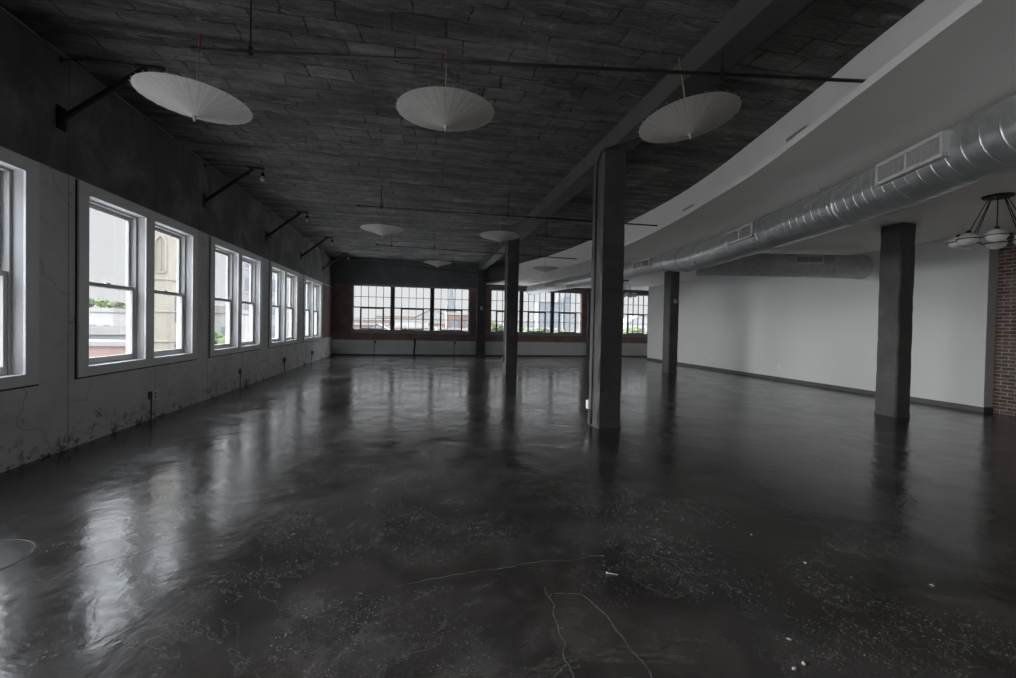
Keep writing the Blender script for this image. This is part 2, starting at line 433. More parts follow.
MB().box(XR-.016, XR-.001, YEND-.014, YFAR+.014, 0.001, .10, .003).box(XR-.016, XBRICK-.001, YEND-.016, YEND-.001, 0.001, .10, .003).build('baseboard_right', MT['trimgrey'])['kind'] = 'structure'
MB().box(XL, XFAR, YB-.014, YB-.001, 0.001, .05, .002).build('baseboard_back', MT['trimgrey'])['kind'] = 'structure'

# beam under the tile ceiling, over the row of columns
bm_ = MB().box(2.66, 2.98, YREAR, YB-.16, 4.05, ZC+.05, .012).build('beam', MT['beam']); bm_['kind'] = 'structure'

# hung plaster ceiling: upright fascia, free curved edge, flat underside
FAS = [(3.2, -1.5), (3.75, .8), (4.06, 2.5), (4.288, 3.58), (4.485, 4.29), (4.79, 5.55), (5.15, 7.2), (5.36, 8.84), (5.44, 11.1), (5.42, 13.0), (5.30, 15.2), (5.02, 17.2), (4.60, 18.9), (4.35, 19.9), (4.1, 20.8)]
LIP = [(2.0, -2.5), (2.75, .6), (3.14, 1.97), (3.41, 2.84), (3.94, 4.54), (4.19, 5.71), (4.48, 7.36), (4.70, 9.62), (4.74, 11.8), (4.46, 14.86), (3.99, 17.68), (3.41, 20.1), (2.9, 20.8)]
fas = spline([(x, y, 0) for x, y in FAS], 8); lip = spline([(x, y, 0) for x, y in LIP], 8)
Z = lambda l, z: [Vector((p.x, p.y, z)) for p in l]
def strip_wall(line, z0, z1, off):
    """an upright band of some thickness along a line"""
    mb = MB(); o2 = [Vector((p.x+off, p.y, 0)) for p in line]
    mb.strip(Z(line, z0), Z(line, z1)); mb.strip(Z(o2, z0), Z(o2, z1)); mb.strip(Z(line, z0), Z(o2, z0)); mb.strip(Z(line, z1), Z(o2, z1))
    return mb
sof = strip_wall(fas, ZS+.072, ZC-.001, .08)
xr = [Vector((XFAR, p.y, 0)) for p in lip]
sof.strip(Z(lip, ZS), Z(xr, ZS)); sof.strip(Z(lip, ZS+.072), Z(xr, ZS+.072)); sof.strip(Z(lip, ZS), Z(lip, ZS+.072))
so = sof.build('ceiling_plaster', MT['plaster'], weld=True); so['kind'] = 'structure'; smooth_angle(so, 35)

# floor cracks (surface marks of the floor)
def crack(pts, wdt, name='crack'):
    P = spline([(x, y, 0) for x, y in pts], 10); A = []; B_ = []
    for i, p in enumerate(P):
        t = (P[min(i+1, len(P)-1)]-P[max(i-1, 0)]).normalized(); nn = Vector((-t.y, t.x, 0))
        j = nn*noise.noise(p*9)*.03 + nn*random.uniform(-.0025, .0025)
        ww = wdt*random.uniform(.35, 1.2)
        A.append(p+j+nn*ww+Vector((0, 0, .0008))); B_.append(p+j-nn*ww+Vector((0, 0, .0008)))
    MB().strip(A, B_).build(name, MT['crack'], FL)
crack([(.715, 2.27), (.745, 2.295), (.86, 2.28), (.93, 2.20), (.965, 2.02), (.98, 1.85), (.975, 1.66)], .0035)
crack([(.71, 2.36), (.712, 2.26), (.70, 2.10), (.68, 1.95), (.66, 1.80), (.635, 1.66)], .0032)
crack([(.66, 1.80), (.62, 1.79), (.58, 1.74)], .0025)
crack([(-.1, 2.5), (.3, 2.58), (.71, 2.62), (1.19, 2.63)], .0028)
crack([(3.25, 3.75), (3.2, 3.6), (3.05, 2.9), (2.88, 2.3)], .004)
crack([(-1.9, 3.0), (-1.55, 3.25), (-1.2, 3.6)], .0025)
crack([(2.2, 7.9), (3.2, 7.0), (4.4, 6.6), (5.1, 5.6)], .006)

# ------------------------------------------------------------------ windows of the left wall
def left_window(n, y):
    r = empty('window_%d' % n, (XL, y, 0), kind='structure')
    H0, H1 = .895, 2.885
    m = MB()                                                     # casing boards and deep jambs
    F = .024
    for a, b_ in ((0, .163), (1.255, 1.455), (2.56, 2.72)): m.box(.001, F, a, b_, WZ0, WZ1, .003)
    for a, b_ in ((.163, 1.255), (1.455, 2.56)):
        m.box(.001, F, a, b_, H1, WZ1, .003); m.box(.001, F, a, b_, WZ0, H0, .003)
    m.build('casing', MT['white'], r)
    m = MB()
    for a, b_ in ((.105, .163), (1.255, 1.455), (2.56, 2.615)): m.box(-.187, .0, a, b_, WZ0+.065, WZ1-.065)
    for a, b_ in ((.163, 1.255), (1.455, 2.56)):
        m.box(-.187, .0, a, b_, H1, WZ1-.065); m.box(-.187, .0, a, b_, WZ0+.065, H0)
    m.box(-.30, -.2, .06, 2.66, WZ0+.0, WZ0+.062)
    m.build('jamb', MT['jamb'], r)
    MB().box(.001, .007, -.022, -.001, WZ0-.02, WZ1).box(.001, .007, 2.721, 2.738, WZ0-.015, WZ1).box(.001, .007, -.022, 2.738, WZ0-.018, WZ0-.001).build('shadow_gap', MT['iron'], r)  # dark strips paint in the shadow of the gap around the casing
    for k, (a, b_) in enumerate(((.163, 1.255), (1.455, 2.56))):
        m = MB()                                                 # side and head tracks
        for u0, u1 in ((a, a+.03), (b_-.03, b_)): m.box(-.205, -.088, u0, u1, H0, H1, .002)
        m.box(-.205, -.088, a+.03, b_-.03, H1-.025, H1, .002)
        m.build('track', MT['sash'], r)
        for up in (0, 1):
            x0, x1 = (-.185, -.15) if up else (-.14, -.10)
            z0, z1 = (1.845, H1-.026) if up else (H0+.002, 1.90)
            u0, u1 = a+.031, b_-.031; st = .046
            bt, tp = (.052, .052) if up else (.078, .05)
            m = MB()
            m.box(x0, x1, u0, u0+st, z0, z1, .003); m.box(x0, x1, u1-st, u1, z0, z1, .003)
            m.box(x0, x1, u0+st, u1-st, z0, z0+bt, .003); m.box(x0, x1, u0+st, u1-st, z1-tp, z1, .003)
            so_ = m.build('sash', MT['sash'], r)
            xm = x0+.007
            MB().box(xm-.003, xm+.003, u0+st-.004, u1-st+.004, z0+bt-.004, z1-tp+.004).build('pane', MT['glass'], so_)
            if not up:
                c = (u0+u1)/2
                MB().box(x0+.004, x1-.004, c-.032, c+.032, z1, z1+.014, .003).box(x0-.012, x0+.01, c-.02, c+.03, z1+.012, z1+.022, .003).build('sash_lock', MT['sash'], so_)
    return r
win1 = left_window(1, WIN_Y[0])
for i, y in enumerate(WIN_Y[1:]):
    c = copy_tree(win1); c.location.y = y; c.name = 'window_%d' % (i+2)

# ------------------------------------------------------------------ steel windows of the back wall
def steel_bank(n, x0, wd):
    r = empty('window_%d' % n, (x0, YB, 0), kind='structure')
    mu = .155; uw = (wd-2*mu)/3
    D0, D1 = .06, .13
    m = MB()
    m.box(-.028, wd+.028, -.01, .2, BZ1, BZ1+.045, .004); m.box(-.028, .0, -.01, .2, BZ0, BZ1); m.box(wd, wd+.028, -.01, .2, BZ0, BZ1)
    m.box(-.03, wd+.03, -.05, .2, BZ0-.055, BZ0, .006)
    m.build('frame', MT['steel_trim'], r)
    MB().box(-.06, wd+.06, -.028, -.001, BZ0-.17, BZ0-.057, .004).build('apron', MT['steel_trim'], r)
    for k in range(2):
        a = uw*(k+1)+mu*k
        MB().box(a, a+mu, .02, .16, BZ0, BZ1, .01).build('mullion', MT['steel'], r)
    zb = BZ1-.49*(BZ1-BZ0)
    for k in range(3):
        a = k*(uw+mu); cw = uw/5; t = .0105
        m = MB()
        for q in range(1, 5):
            m.box(a+cw*q-t, a+cw*q+t, D0, D1, zb, BZ1)
        m.box(a, a+uw, D0, D1, (zb+BZ1)/2-t, (zb+BZ1)/2+t)
        m.box(a, a+uw, D0-.005, D1, zb-.026, zb+.026)
        for u0, u1 in ((a, a+cw), (a+4*cw, a+uw)): m.box(u0, u1, D0, D1, (BZ0+zb)/2-t, (BZ0+zb)/2+t)
        for e in (0, 1): m.box(a+e*(uw-.02), a+e*(uw-.02)+.02, D0, D1, BZ0, BZ1)
        g = m.build('muntin_grid', MT['steel'], r)
        m = MB(); u0, u1 = a+cw, a+4*cw; z0, z1 = BZ0+.002, zb-.028; f = .034
        m.box(u0-f, u0+f, D0-.02, D1, z0, z1, .004); m.box(u1-f, u1+f, D0-.02, D1, z0, z1, .004)
        m.box(u0+f, u1-f, D0-.02, D1, z0, z0+f*1.4, .004); m.box(u0+f, u1-f, D0-.02, D1, z1-f, z1, .004)
        for q in (2, 3): m.box(a+cw*q-t, a+cw*q+t, D0, D1, z0, z1)
        m.box(u0, u1, D0, D1, (BZ0+zb)/2-t, (BZ0+zb)/2+t)
        m.build('vent_sash', MT['steel'], r)
        MB().box(a+.002, a+uw-.002, .092, .098, BZ0, BZ1).build('glazing', MT['glass'], r)
    return r
for i, (x0, wd) in enumerate(BANKS): steel_bank(6+i, x0, wd)

# ------------------------------------------------------------------ columns
def column(x0, x1, y0, y1, ztop, label, grp='concrete columns', seed=0):
    rnd = random.Random(seed)
    bm = bmesh.new(); N = 34; ring = []
    c = .022
    prof = [(x0+c, y0), (x1-c, y0), (x1, y0+c), (x1, y1-c), (x1-c, y1), (x0+c, y1), (x0, y1-c), (x0, y0+c)]
    mid = Vector(((x0+x1)/2, (y0+y1)/2, 0))
    for k in range(N+1):
        z = .0005 + (ztop-.0005)*k/N; lay = []
        for q, (px, py) in enumerate(prof):
            chip = max(0, noise.noise(Vector((q//2*7.3+seed, z*3.1, seed*2.0))))*.022 if 0 < k < N else 0
            d = (mid-Vector((px, py, 0))).normalized()
            fl = -.012 if k == 0 else 0
            lay.append(bm.verts.new((px+d.x*(chip+fl), py+d.y*(chip+fl), z)))
        ring.append(lay)
    for a, b_ in zip(ring, ring[1:]):
        for q in range(8): bm.faces.new((a[q], a[(q+1) % 8], b_[(q+1) % 8], b_[q]))
    bm.faces.new(list(reversed(ring[0]))); bm.faces.new(ring[-1])
    mb = MB(); mb.bm.free(); mb.bm = bm
    o = mb.build('concrete_column', MT['column'])
    return tag(o, label, 'column', grp, 'thing')
column(2.56, 2.925, 5.98, 6.37, 4.049, 'thick dark concrete column nearest the middle, with a cable and white outlet box', seed=1)
column(2.515, 2.885, 12.8, 13.15, 4.049, 'dark concrete column under the ceiling beam, in front of the back windows', seed=2)
column(8.10, 8.44, 13.2, 13.6, ZS-.001, 'dark concrete column under the elbow of the big duct, with a grey thermostat', seed=3)
column(8.165, 8.49, 6.155, 6.53, ZS-.001, 'dark concrete column before the pale right wall, closest to the brick', seed=4)
column(2.62, 3.05, YB-.32, YB-.161, 4.05, 'dark concrete pilaster on the back wall, between the two window banks left of centre', 'wall pilasters', seed=5)
column(8.14, 8.46, YB-.32, YB-.161, ZS-.001, 'dark concrete pilaster on the back wall, partly behind the nearest column', 'wall pilasters', seed=6)
# ------------------------------------------------------------------ parasols hung upside down
def parasol():
    r = empty('paper_parasol')
    R, D, n = .445, .135, 28                     # origin: the hanging point at the top of the stick; rim .50 lower
    zr = -.50
    bm = bmesh.new(); rows = []
    K = 9
    for i in range(K+1):
        f = i/K; lay = []
        rad = .014 + (R-.014)*f
        z = zr - D*(1-f)**1.12
        for k in range(n*4):
            a = 2*PI*k/(n*4); ph = (k % 4)
            dip = (0, .002, .003, .002)[ph]*f
            rr = rad*(1-(0, .003, .005, .003)[ph]*f)
            lay.append(bm.verts.new((rr*math.cos(a), rr*math.sin(a), z+dip)))
        rows.append(lay)
    for a, b_ in zip(rows, rows[1:]):
        for k in range(n*4): bm.faces.new((a[k], a[(k+1) % (n*4)], b_[(k+1) % (n*4)], b_[k]))
    mb = MB(); mb.bm.free(); mb.bm = bm
    mb.build('canopy', MT['paper'], r, smooth=True)
    for k in range(n):
        a = 2*PI*k/n; ca, sa = math.cos(a), math.sin(a)
        pts = []
        for i in range(6):
            f = i/5*1.035; rad = .014+(R-.014)*f
            pts.append((rad*ca, rad*sa, zr - D*max(0, 1-f)**1.12 + .004 + max(0, f-1)*.2))
        MB().tube(pts, .0024, 5).build('rib', MT['rib'], r)
    st = MB()
    for k in range(n):
        a = 2*PI*k/n; ca, sa = math.cos(a), math.sin(a)
        st.tube([(.016*ca, .016*sa, zr+.0), (.24*ca, .24*sa, zr-D*(.5)**1.12+.006)], .0018, 4)
    st.build('stretchers', MT['rib'], r)
    MB().tube([(0, 0, zr-D+.01), (0, 0, -.055)], .006, 8).build('stick', MT['wood'], r)
    MB().tube([(0, 0, -.06), (0, 0, .10)], .0085, 10).build('handle', MT['redwood'], r)
    MB().lathe([(.001, zr-D-.045), (.009, zr-D-.04), (.013, zr-D-.012), (.022, zr-D+.004), (.018, zr-D+.012)], 14).build('ferrule', MT['rib'], r, smooth=True)
    MB().lathe([(.008, zr-.012), (.02, zr-.01), (.02, zr+.012), (.008, zr+.014)], 14).build('runner', MT['rib'], r, smooth=True)
    return r
PAR = [(-1.995, 4.455, 3.42, (0, 3), 'white paper parasol hanging upside down at the window end of the nearest pipe'),
       (.209, 4.12, 3.425, (1, -1), 'white paper parasol hanging upside down in the middle of the nearest pipe'),
       (2.425, 3.729, 3.415, (-8, -3), 'white paper parasol hanging upside down below the beam, nearest the plaster ceiling'),
       (-.781, 9.56, 3.43, (0, 0), 'white paper parasol on the second pipe back, at its window end'),
       (1.705, 9.53, 3.43, (0, 2), 'white paper parasol on the second pipe back, beside the beam'),
       (.546, 14.23, 3.43, (0, 0), 'small far white paper parasol hanging before the back windows'),
       (4.124, 14.30, 3.43, (0, 0), 'shaded paper parasol hanging far back against the pale curved fascia')]
proto = parasol()
for i, (x, y, z, tilt, lab) in enumerate(PAR):
    o = proto if i == 0 else copy_tree(proto)
    o.rotation_euler = (math.radians(tilt[0]), math.radians(tilt[1]), i*.31)
    o.location = Vector((x, y, z)) - o.rotation_euler.to_matrix() @ Vector((0, 0, -.50))
    tag(o, lab, 'parasol', 'paper parasols hanging from the pipes')

# ------------------------------------------------------------------ pipes under the ceiling
def ceiling_pipe(a, b_, hang, label, r_=.016):
    a = Vector(a); b_ = Vector(b_)
    d = (b_-a)
    e = empty('ceiling_pipe', a)
    MB().tube([(0, 0, 0), d], r_, 12).build('pipe', MT['pipe'], e, smooth=True)
    MB().tube([d.normalized()*-.02, d.normalized()*.05], r_*1.35, 12).build('end_cap', MT['pipe'], e)
    for t in hang:
        q = d*t
        top = (4.05 if 2.66 < a.x+q.x < 2.98 else ZC) - a.z - .001
        MB().tube([q, (q.x, q.y, top)], .007, 8).tube([(q.x, q.y, -.035), (q.x, q.y, .04)], r_*1.3, 10).build('hanger', MT['iron'], e)
    return tag(e, label, 'pipe', 'pipes hung under the tile ceiling')
ceiling_pipe((-1.98, 4.395, ZP), (4.255, 3.44, ZP), (.076, .755), 'dark pipe hung under the ceiling nearest the camera, three parasols on it')
ceiling_pipe((-1.27, 9.44, ZP), (5.37, 9.36, ZP), (.07, .47, .85), 'dark pipe hung under the ceiling, second from the camera, two parasols on it')
ceiling_pipe((-1.36, 14.4, 3.918), (5.28, 14.4, 3.80), (.07, .27, .8), 'dark pipe hung under the ceiling, third from the camera, far parasols on it')
ceiling_pipe((-2.17, 18.8, 3.95), (2.5, 18.8, 3.69), (.3, .75), 'thin pipe hung under the ceiling just before the back windows', .016)
ceiling_pipe((2.99, 11.3, 3.86), (5.36, 11.3, 3.83), (.12,), 'short dark pipe between the beam and the curved fascia, behind the nearest column', .018)

# ------------------------------------------------------------------ bracket lamps on the window wall
def bracket():
    r = empty('bracket_lamp')
    MB().box(.001, .022, -.06, .06, -.15, .10, .006).box(.022, .05, -.03, .03, -.06, .02, .004).build('mounting_plate', MT['iron'], r)
    MB().tube([(.03, 0, -.02), (.80, 0, .615)], .03, 10).build('brace', MT['iron'], r)
    MB().tube([(.006, 0, .60), (.25, 0, .645), (.55, 0, .65), (.74, 0, .635)], .007, 8).box(.001, .012, -.022, .022, .57, .63, .003).build('stay', MT['iron'], r)
    MB().tube([(.70, 0, .635), (.98, 0, .632)], .021, 10).build('arm', MT['iron'], r)
    s = MB().tube([(.95, 0, .62), (.955, 0, .54)], .008, 8).lathe([(.012, .56), (.03, .55), (.036, .50), (.036, .485)], 14, Matrix.Translation((.955, 0, 0))).build('lamp_holder', MT['iron'], r)
    MB().lathe([(.002, .395), (.022, .40), (.038, .425), (.04, .45), (.03, .475), (.02, .495)], 16, Matrix.Translation((.955, 0, 0))).build('bulb', MT['bulb'], r, smooth=True)
    return r
br = bracket()
for i, (y, lab) in enumerate(((5.62, 'black bracket lamp on the dark wall left of the nearest parasol'),
                              (8.84, 'black bracket lamp above the pier between the second and third window pairs'),
                              (12.1, 'black bracket lamp above the pier between the third and fourth window pairs'),
                              (15.42, 'black bracket lamp above the pier beside the last window pair'),
                              (18.75, 'black bracket lamp in the far corner by the brick strip'))):
    o = br if i == 0 else copy_tree(br)
    o.location = (XL, y, 3.62); tag(o, lab, 'lamp', 'bracket lamps over the left windows')

# ------------------------------------------------------------------ spiral ducts
def sweep_duct(path, rf, pitch, name, parent, mat, caps=(True, True)):
    P = path; L = [0]
    for a, b_ in zip(P, P[1:]): L.append(L[-1]+(b_-a).length)
    def at(s):
        for i in range(len(P)-1):
            if s <= L[i+1] or i == len(P)-2:
                t = (s-L[i])/(L[i+1]-L[i]); return P[i].lerp(P[i+1], t), (P[i+1]-P[i]).normalized()
    bm = bmesh.new(); seg = 40; rings = []; sN = int(L[-1]/pitch)
    for k in range(sN):
        for (f, dr) in ((0, 0), (.03, 0), (.87, 0), (.91, 0), (.935, .004), (.975, .004)):
            c, t = at((k+f)*pitch); r = rf(c) if callable(rf) else rf
            up = Vector((0, 0, 1)); u = (up-t*up.dot(t)).normalized(); w_ = t.cross(u)
            ring = []
            for q in range(seg):
                a = 2*PI*q/seg
                # the seam runs in a helix: shift each point along the axis
                cc, tt = at(min(max((k+f)*pitch + pitch*q/seg - pitch*.5, 0), L[-1]))
                ring.append(bm.verts.new(cc + (u*math.cos(a)+w_*math.sin(a))*(r+dr)))
            rings.append(ring)
    for a, b_ in zip(rings, rings[1:]):
        for q in range(seg-1): bm.faces.new((a[q], a[q+1], b_[q+1], b_[q]))
    for i in range(len(rings)-6):
        bm.faces.new((rings[i][seg-1], rings[i+6][0], rings[i+7][0], rings[i+1][seg-1])) if i+7 < len(rings) else None
    bm.faces.new(list(reversed(rings[0]))); bm.faces.new(rings[-1])
    mb = MB(); mb.bm.free(); mb.bm = bm
    o = mb.build(name, mat, parent, smooth=True); smooth_angle(o, 50)
    return at, L[-1]
def frame_at(c, t):
    t = Vector((t.x, t.y, 0)).normalized(); lft = Vector((-t.y, t.x, 0))
    return Matrix(((t.x, lft.x, 0, c.x), (t.y, lft.y, 0, c.y), (0, 0, 1, c.z), (0, 0, 0, 1)))
def collar(at, s, r, parent, mat, wd=.06):
    c, t = at(s); up = Vector((0, 0, 1)); u = (up-t*up.dot(t)).normalized(); w_ = t.cross(u)
    M = Matrix(((u.x, w_.x, t.x, c.x), (u.y, w_.y, t.y, c.y), (u.z, w_.z, t.z, c.z), (0, 0, 0, 1)))
    MB().lathe([(r, -wd/2), (r+.012, -wd/2), (r+.012, -wd/6), (r+.018, 0), (r+.012, wd/6), (r+.012, wd/2), (r, wd/2)], 40, M).build('collar', mat, parent, smooth=True)
def register(at, s, ln, side, z0, z1, r, parent):
    """a grille in a raised frame on the flank of the duct"""
    c, t = at(s); M = frame_at(c, t)
    o0, o1 = r*.86*side, (r+.05)*side
    lo, hi = min(o0, o1), max(o0, o1); fw = .035; of = o1
    m = MB(); h = ln/2
    f0, f1 = (of-.03*side, of) if side > 0 else (of, of-.03*side)
    for a, b_, zz0, zz1 in ((-h, h, z0, z0+fw), (-h, h, z1-fw, z1), (-h, -h+fw, z0+fw, z1-fw), (h-fw, h, z0+fw, z1-fw), (-fw*.4, fw*.4, z0+fw, z1-fw)):
        m.box(a, b_, lo, hi, zz0, zz1, .003, M)
    e = m.build('register', MT['register'], parent)
    m = MB(); n = int(ln/.035)
    for k in range(1, n):
        a = -h+fw+(ln-2*fw)*k/n
        m.box(a-.003, a+.003, min(of-.035*side, of-.008*side), max(of-.035*side, of-.008*side), z0+fw, z1-fw, 0, M)
    m.build('grille', MT['register'], e)
    MB().box(-h+fw*.6, h-fw*.6, min(o0+.02*side, of-.05*side), max(o0+.02*side, of-.05*side), z0+fw*.6, z1-fw*.6, 0, M).build('grille_box', MT['shade_backing'], e)  # solid dark backing stands in for the shade inside the duct
DUCT = [(3.4, -1.2), (3.98, .7), (4.28, 1.8), (4.48, 2.58), (4.70, 3.25), (4.95, 3.98), (5.24, 5.15), (5.55, 6.67), (5.84, 8.5), (5.90, 9.9), (5.80, 11.65), (5.62, 14.3), (5.30, 17.0), (4.95, 19.5)]
ZD, RD = 3.03, .268
RF = lambda c: RD + (.205-RD)*min(max((c.y-9.35)/.35, 0), 1)
dp = spline([(x, y, ZD + (.07 if y > 9.6 else 0)) for x, y in DUCT], 10)
dr = empty('air_duct', (0, 0, 0))
at, LT = sweep_duct(dp, RF, .15, 'spiral_pipe', dr, MT['galv'])
def s_at_y(y):
    lo, hi = 0, LT
    for _ in range(40):
        m_ = (lo+hi)/2
        if at(m_)[0].y < y: lo = m_
        else: hi = m_
    return lo
for y in (4.35, 6.0, 8.2, 13.2, 15.6): collar(at, s_at_y(y), RF(Vector((0, y, 0))), dr, MT['galv'], .05)
collar(at, s_at_y(8.95), RD, dr, MT['galv_dark'], .09); collar(at, s_at_y(9.75), .205, dr, MT['galv_dark'], .09); collar(at, LT-.03, .205, dr, MT['galv'], .05)
for y in (3.19, 6.40, 10.6, 17.0): register(at, s_at_y(y), .80, 1, -.075, .14, RF(Vector((0, y, 0))), dr)
for y in (1.2, 5.0, 7.6, 12.4, 18.4):
    c, t = at(s_at_y(y)); M = frame_at(c, t)
    MB().tube([M @ Vector((0, -.03, RF(c)-.02)), M @ Vector((0, -.03, ZS-c.z-.0005))], .006, 6).build('hanger_rod', MT['galv_dark'], dr)
tag(dr, 'long curved galvanised spiral duct hanging below the edge of the plaster ceiling', 'air duct')
# branch towards the right wall
bp = [Vector(p) for p in ((6.30, 9.255, 2.985), (7.0, 8.97, 2.98), (8.0, 8.70, 2.975), (9.0, 8.50, 2.97), (9.95, 8.32, 2.965))]
bp = spline(bp, 8)
bd = empty('branch_duct', (0, 0, 0))
bat, BL = sweep_duct(bp, .262, .15, 'spiral_pipe', bd, MT['galv_dark'])
c, t = bat(BL); up = Vector((0, 0, 1)); u = (up-t*up.dot(t)).normalized(); w_ = t.cross(u)
M = Matrix(((u.x, w_.x, t.x, c.x), (u.y, w_.y, t.y, c.y), (u.z, w_.z, t.z, c.z), (0, 0, 0, 1)))
MB().lathe([(.275, -.10), (.275, -.01), (.262, .03), (.20, .06), (.001, .075)], 40, M).build('end_cap', MT['galv_dark'], bd, smooth=True)
register(bat, BL*.62, .62, -1, .0, .20, .262, bd)
c, t = bat(BL*.22); MB().tube([(c.x, c.y, c.z+.24), (c.x, c.y, ZS-.0005)], .006, 6).build('hanger_rod', MT['galv_dark'], bd)
tag(bd, 'dull grey capped branch duct running across to the pale right wall', 'air duct')

# ------------------------------------------------------------------ globe chandeliers
def chandelier():
    r = empty('globe_chandelier')
    MB().lathe([(.001, -.05), (.05, -.05), (.15, -.03), (.16, -.012), (.16, -.001), (.001, -.001)], 28).build('canopy', MT['iron'], r, smooth=False)
    n = 8; RR = .37; zg = -.60
    MB().lathe([(RR-.012, zg-.008), (RR+.012, zg-.008), (RR+.012, zg+.004), (RR-.012, zg+.004), (RR-.012, zg-.008)], 48).build('ring', MT['iron'], r)
    for k in range(n):
        a = 2*PI*k/n + .541; ca, sa = math.cos(a), math.sin(a)
        MB().tube([(.09*ca, .09*sa, -.035), (RR*.86*ca, RR*.86*sa, zg+.01)], .006, 8).build('rod', MT['iron'], r)
        gx, gy = RR*ca, RR*sa
        T = Matrix.Translation((gx, gy, zg))
        g = MB().lathe([(.001, -.085)]+[(.112*math.cos(b_), .085*math.sin(b_)) for b_ in [(-80+10*i)*PI/180 for i in range(17)]]+[(.001, .085)], 24, T).build('globe', MT['globe'], r, smooth=True)
        MB().lathe([(.113, -.006), (.121, -.006), (.121, .006), (.113, .006), (.113, -.006)], 28, T).build('globe_band', MT['iron'], g)
        MB().lathe([(.022, .084), (.026, .09), (.026, .11), (.015, .118), (.001, .12)], 14, T).build('globe_cap', MT['iron'], g)
    return r
ch = chandelier(); ch.location = (7.78, 4.64, ZS)
tag(ch, 'black chandelier with white glass globes hanging before the brick wall', 'chandelier', 'globe chandeliers')
c2 = copy_tree(ch); c2.location = (8.1, 16.45, ZS); tag(c2, 'far globe chandelier hanging before the last back window, beside the nearest column', 'chandelier', 'globe chandeliers')

# ------------------------------------------------------------------ electrical boxes and small fittings
def outlet():
    r = empty('wall_outlet')
    MB().box(.001, .06, -.055, .055, -.055, .055, .004).build('box', MT['boxgrey'], r)
    cp = MB().box(.061, .067, -.06, .06, -.065, .065, .003).build('cover_plate', MT['plate'], r)
    MB().box(.0675, .069, -.017, .017, .008, .042, .002).box(.0675, .069, -.017, .017, -.042, -.008, .002).build('socket', MT['boxgrey'], cp)
    MB().tube([(.018, 0, -.056), (.018, 0, -.348)], .011, 8).build('conduit', MT['boxgrey'], r)
    return r
ou = outlet()
for i, (y, lab) in enumerate(((7.26, 'white outlet on a grey box low on the left wall, under the second window pair'),
                              (10.5, 'outlet box low on the left wall, under the third window pair'),
                              (13.7, 'outlet box low on the left wall, under the fourth window pair'),
                              (17.0, 'outlet box low on the left wall, under the last window pair'))):
    o = ou if i == 0 else copy_tree(ou)
    o.location = (XL, y, .36); tag(o, lab, 'outlet', 'outlets on the left wall')
def plate_outlet(loc, rz, lab, grp):
    r = empty('outlet_plate', loc, rz)
    pl = MB().box(.001, .008, -.04, .04, -.062, .062, .003).build('cover_plate', MT['plate'], r)
    MB().box(.0082, .0095, -.017, .017, .008, .042, .001).box(.0082, .0095, -.017, .017, -.042, -.008, .001).build('socket', MT['register'], pl)
    return tag(r, lab, 'outlet', grp)
plate_outlet((XR, 14.37, .42), PI, 'white outlet plate low on the right wall, closer to the column under the duct', 'outlets on the right wall')
plate_outlet((XR, 11.2, .39), PI, 'white outlet plate low on the right wall, midway between the two right-hand columns', 'outlets on the right wall')
# nearest column: box and cable
r = empty('column_outlet', (2.559, 6.27, .30), PI)
MB().box(.001, .05, -.05, .05, -.065, .065, .004).build('box', MT['plate'], r)
MB().box(.0505, .055, -.034, .034, -.05, .05, .002).build('cover_plate', MT['plate'], r)
MB().tube([(.012, 0, -.066), (.012, .01, -.299)], .008, 8).build('conduit', MT['boxgrey'], r)
tag(r, 'white outlet box low on the side of the nearest column', 'outlet')
ca = spline([(2.54, 6.17, .02), (2.542, 6.17, 1.2), (2.542, 6.17, 2.6), (2.54, 6.16, 3.75), (2.535, 6.06, 3.96), (2.54, 5.93, 4.0), (2.66, 5.80, 4.025), (2.82, 5.62, 4.03), (2.94, 5.1, 4.03), (2.95, 4.2, 4.03), (2.95, 2.6, 4.03)], 8)
tag(MB().tube(ca, .0115, 8).build('electric_cable', MT['iron'], None, smooth=True), 'black cable running up the nearest column and along the beam', 'cable')
r = empty('column_outlet', (2.514, 12.95, .45), PI)
MB().box(.001, .05, -.05, .05, -.065, .065, .004).build('box', MT['boxgrey'], r)
MB().tube([(.014, 0, .066), (.014, 0, 3.55)], .012, 8).build('conduit', MT['boxgrey'], r)
tag(r, 'grey outlet box with a long conduit on the column before the back windows', 'outlet')
r = empty('thermostat', (8.285, 13.199, 2.39))
MB().box(-.06, .06, -.035, -.001, -.07, .07, .006).build('housing', MT['register'], r)
MB().box(-.035, .035, -.037, -.0355, 0, .045, .001).build('display', MT['boxgrey'], r)
tag(r, 'small grey thermostat on the column under the duct', 'thermostat')
r = empty('light_switch', (2.84, YB-.321, 2.26))
MB().box(-.045, .045, -.012, -.001, -.08, .08, .003).build('cover_plate', MT['plate'], r)
MB().box(-.012, .012, -.022, -.0125, -.02, .02, .002).build('toggle', MT['plate'], r)
tag(r, 'small white switch plate on the dark pilaster between the window banks', 'switch')
for x, z, lab in ((-1.99, .44, 'small conduit stub on the pale band, below the left end of the first window bank'),
                  (1.62, .44, 'small conduit stub on the pale band, below the right end of the first window bank')):
    r = empty('conduit_stub', (x, YB-.001, z))
    MB().tube([(0, -.02, -.42), (0, -.02, 0), (.03, -.02, .06), (.03, -.02, .14)], .016, 8).build('conduit', MT['boxgrey'], r)
    MB().box(-.02, .08, -.05, -.001, .12, .22, .004).build('box', MT['boxgrey'], r)
    tag(r, lab, 'conduit', 'conduits on the back wall')
r = empty('drain_pipe', (-.22, YB-.05, 0))
MB().tube([(0, 0, .002), (0, 0, .30), (.03, 0, .42), (.03, 0, .78)], .034, 10).build('pipe', MT['iron'], r)
MB().box(-.03, .09, -.03, .049, .60, .64, .004).build('bracket', MT['iron'], r)
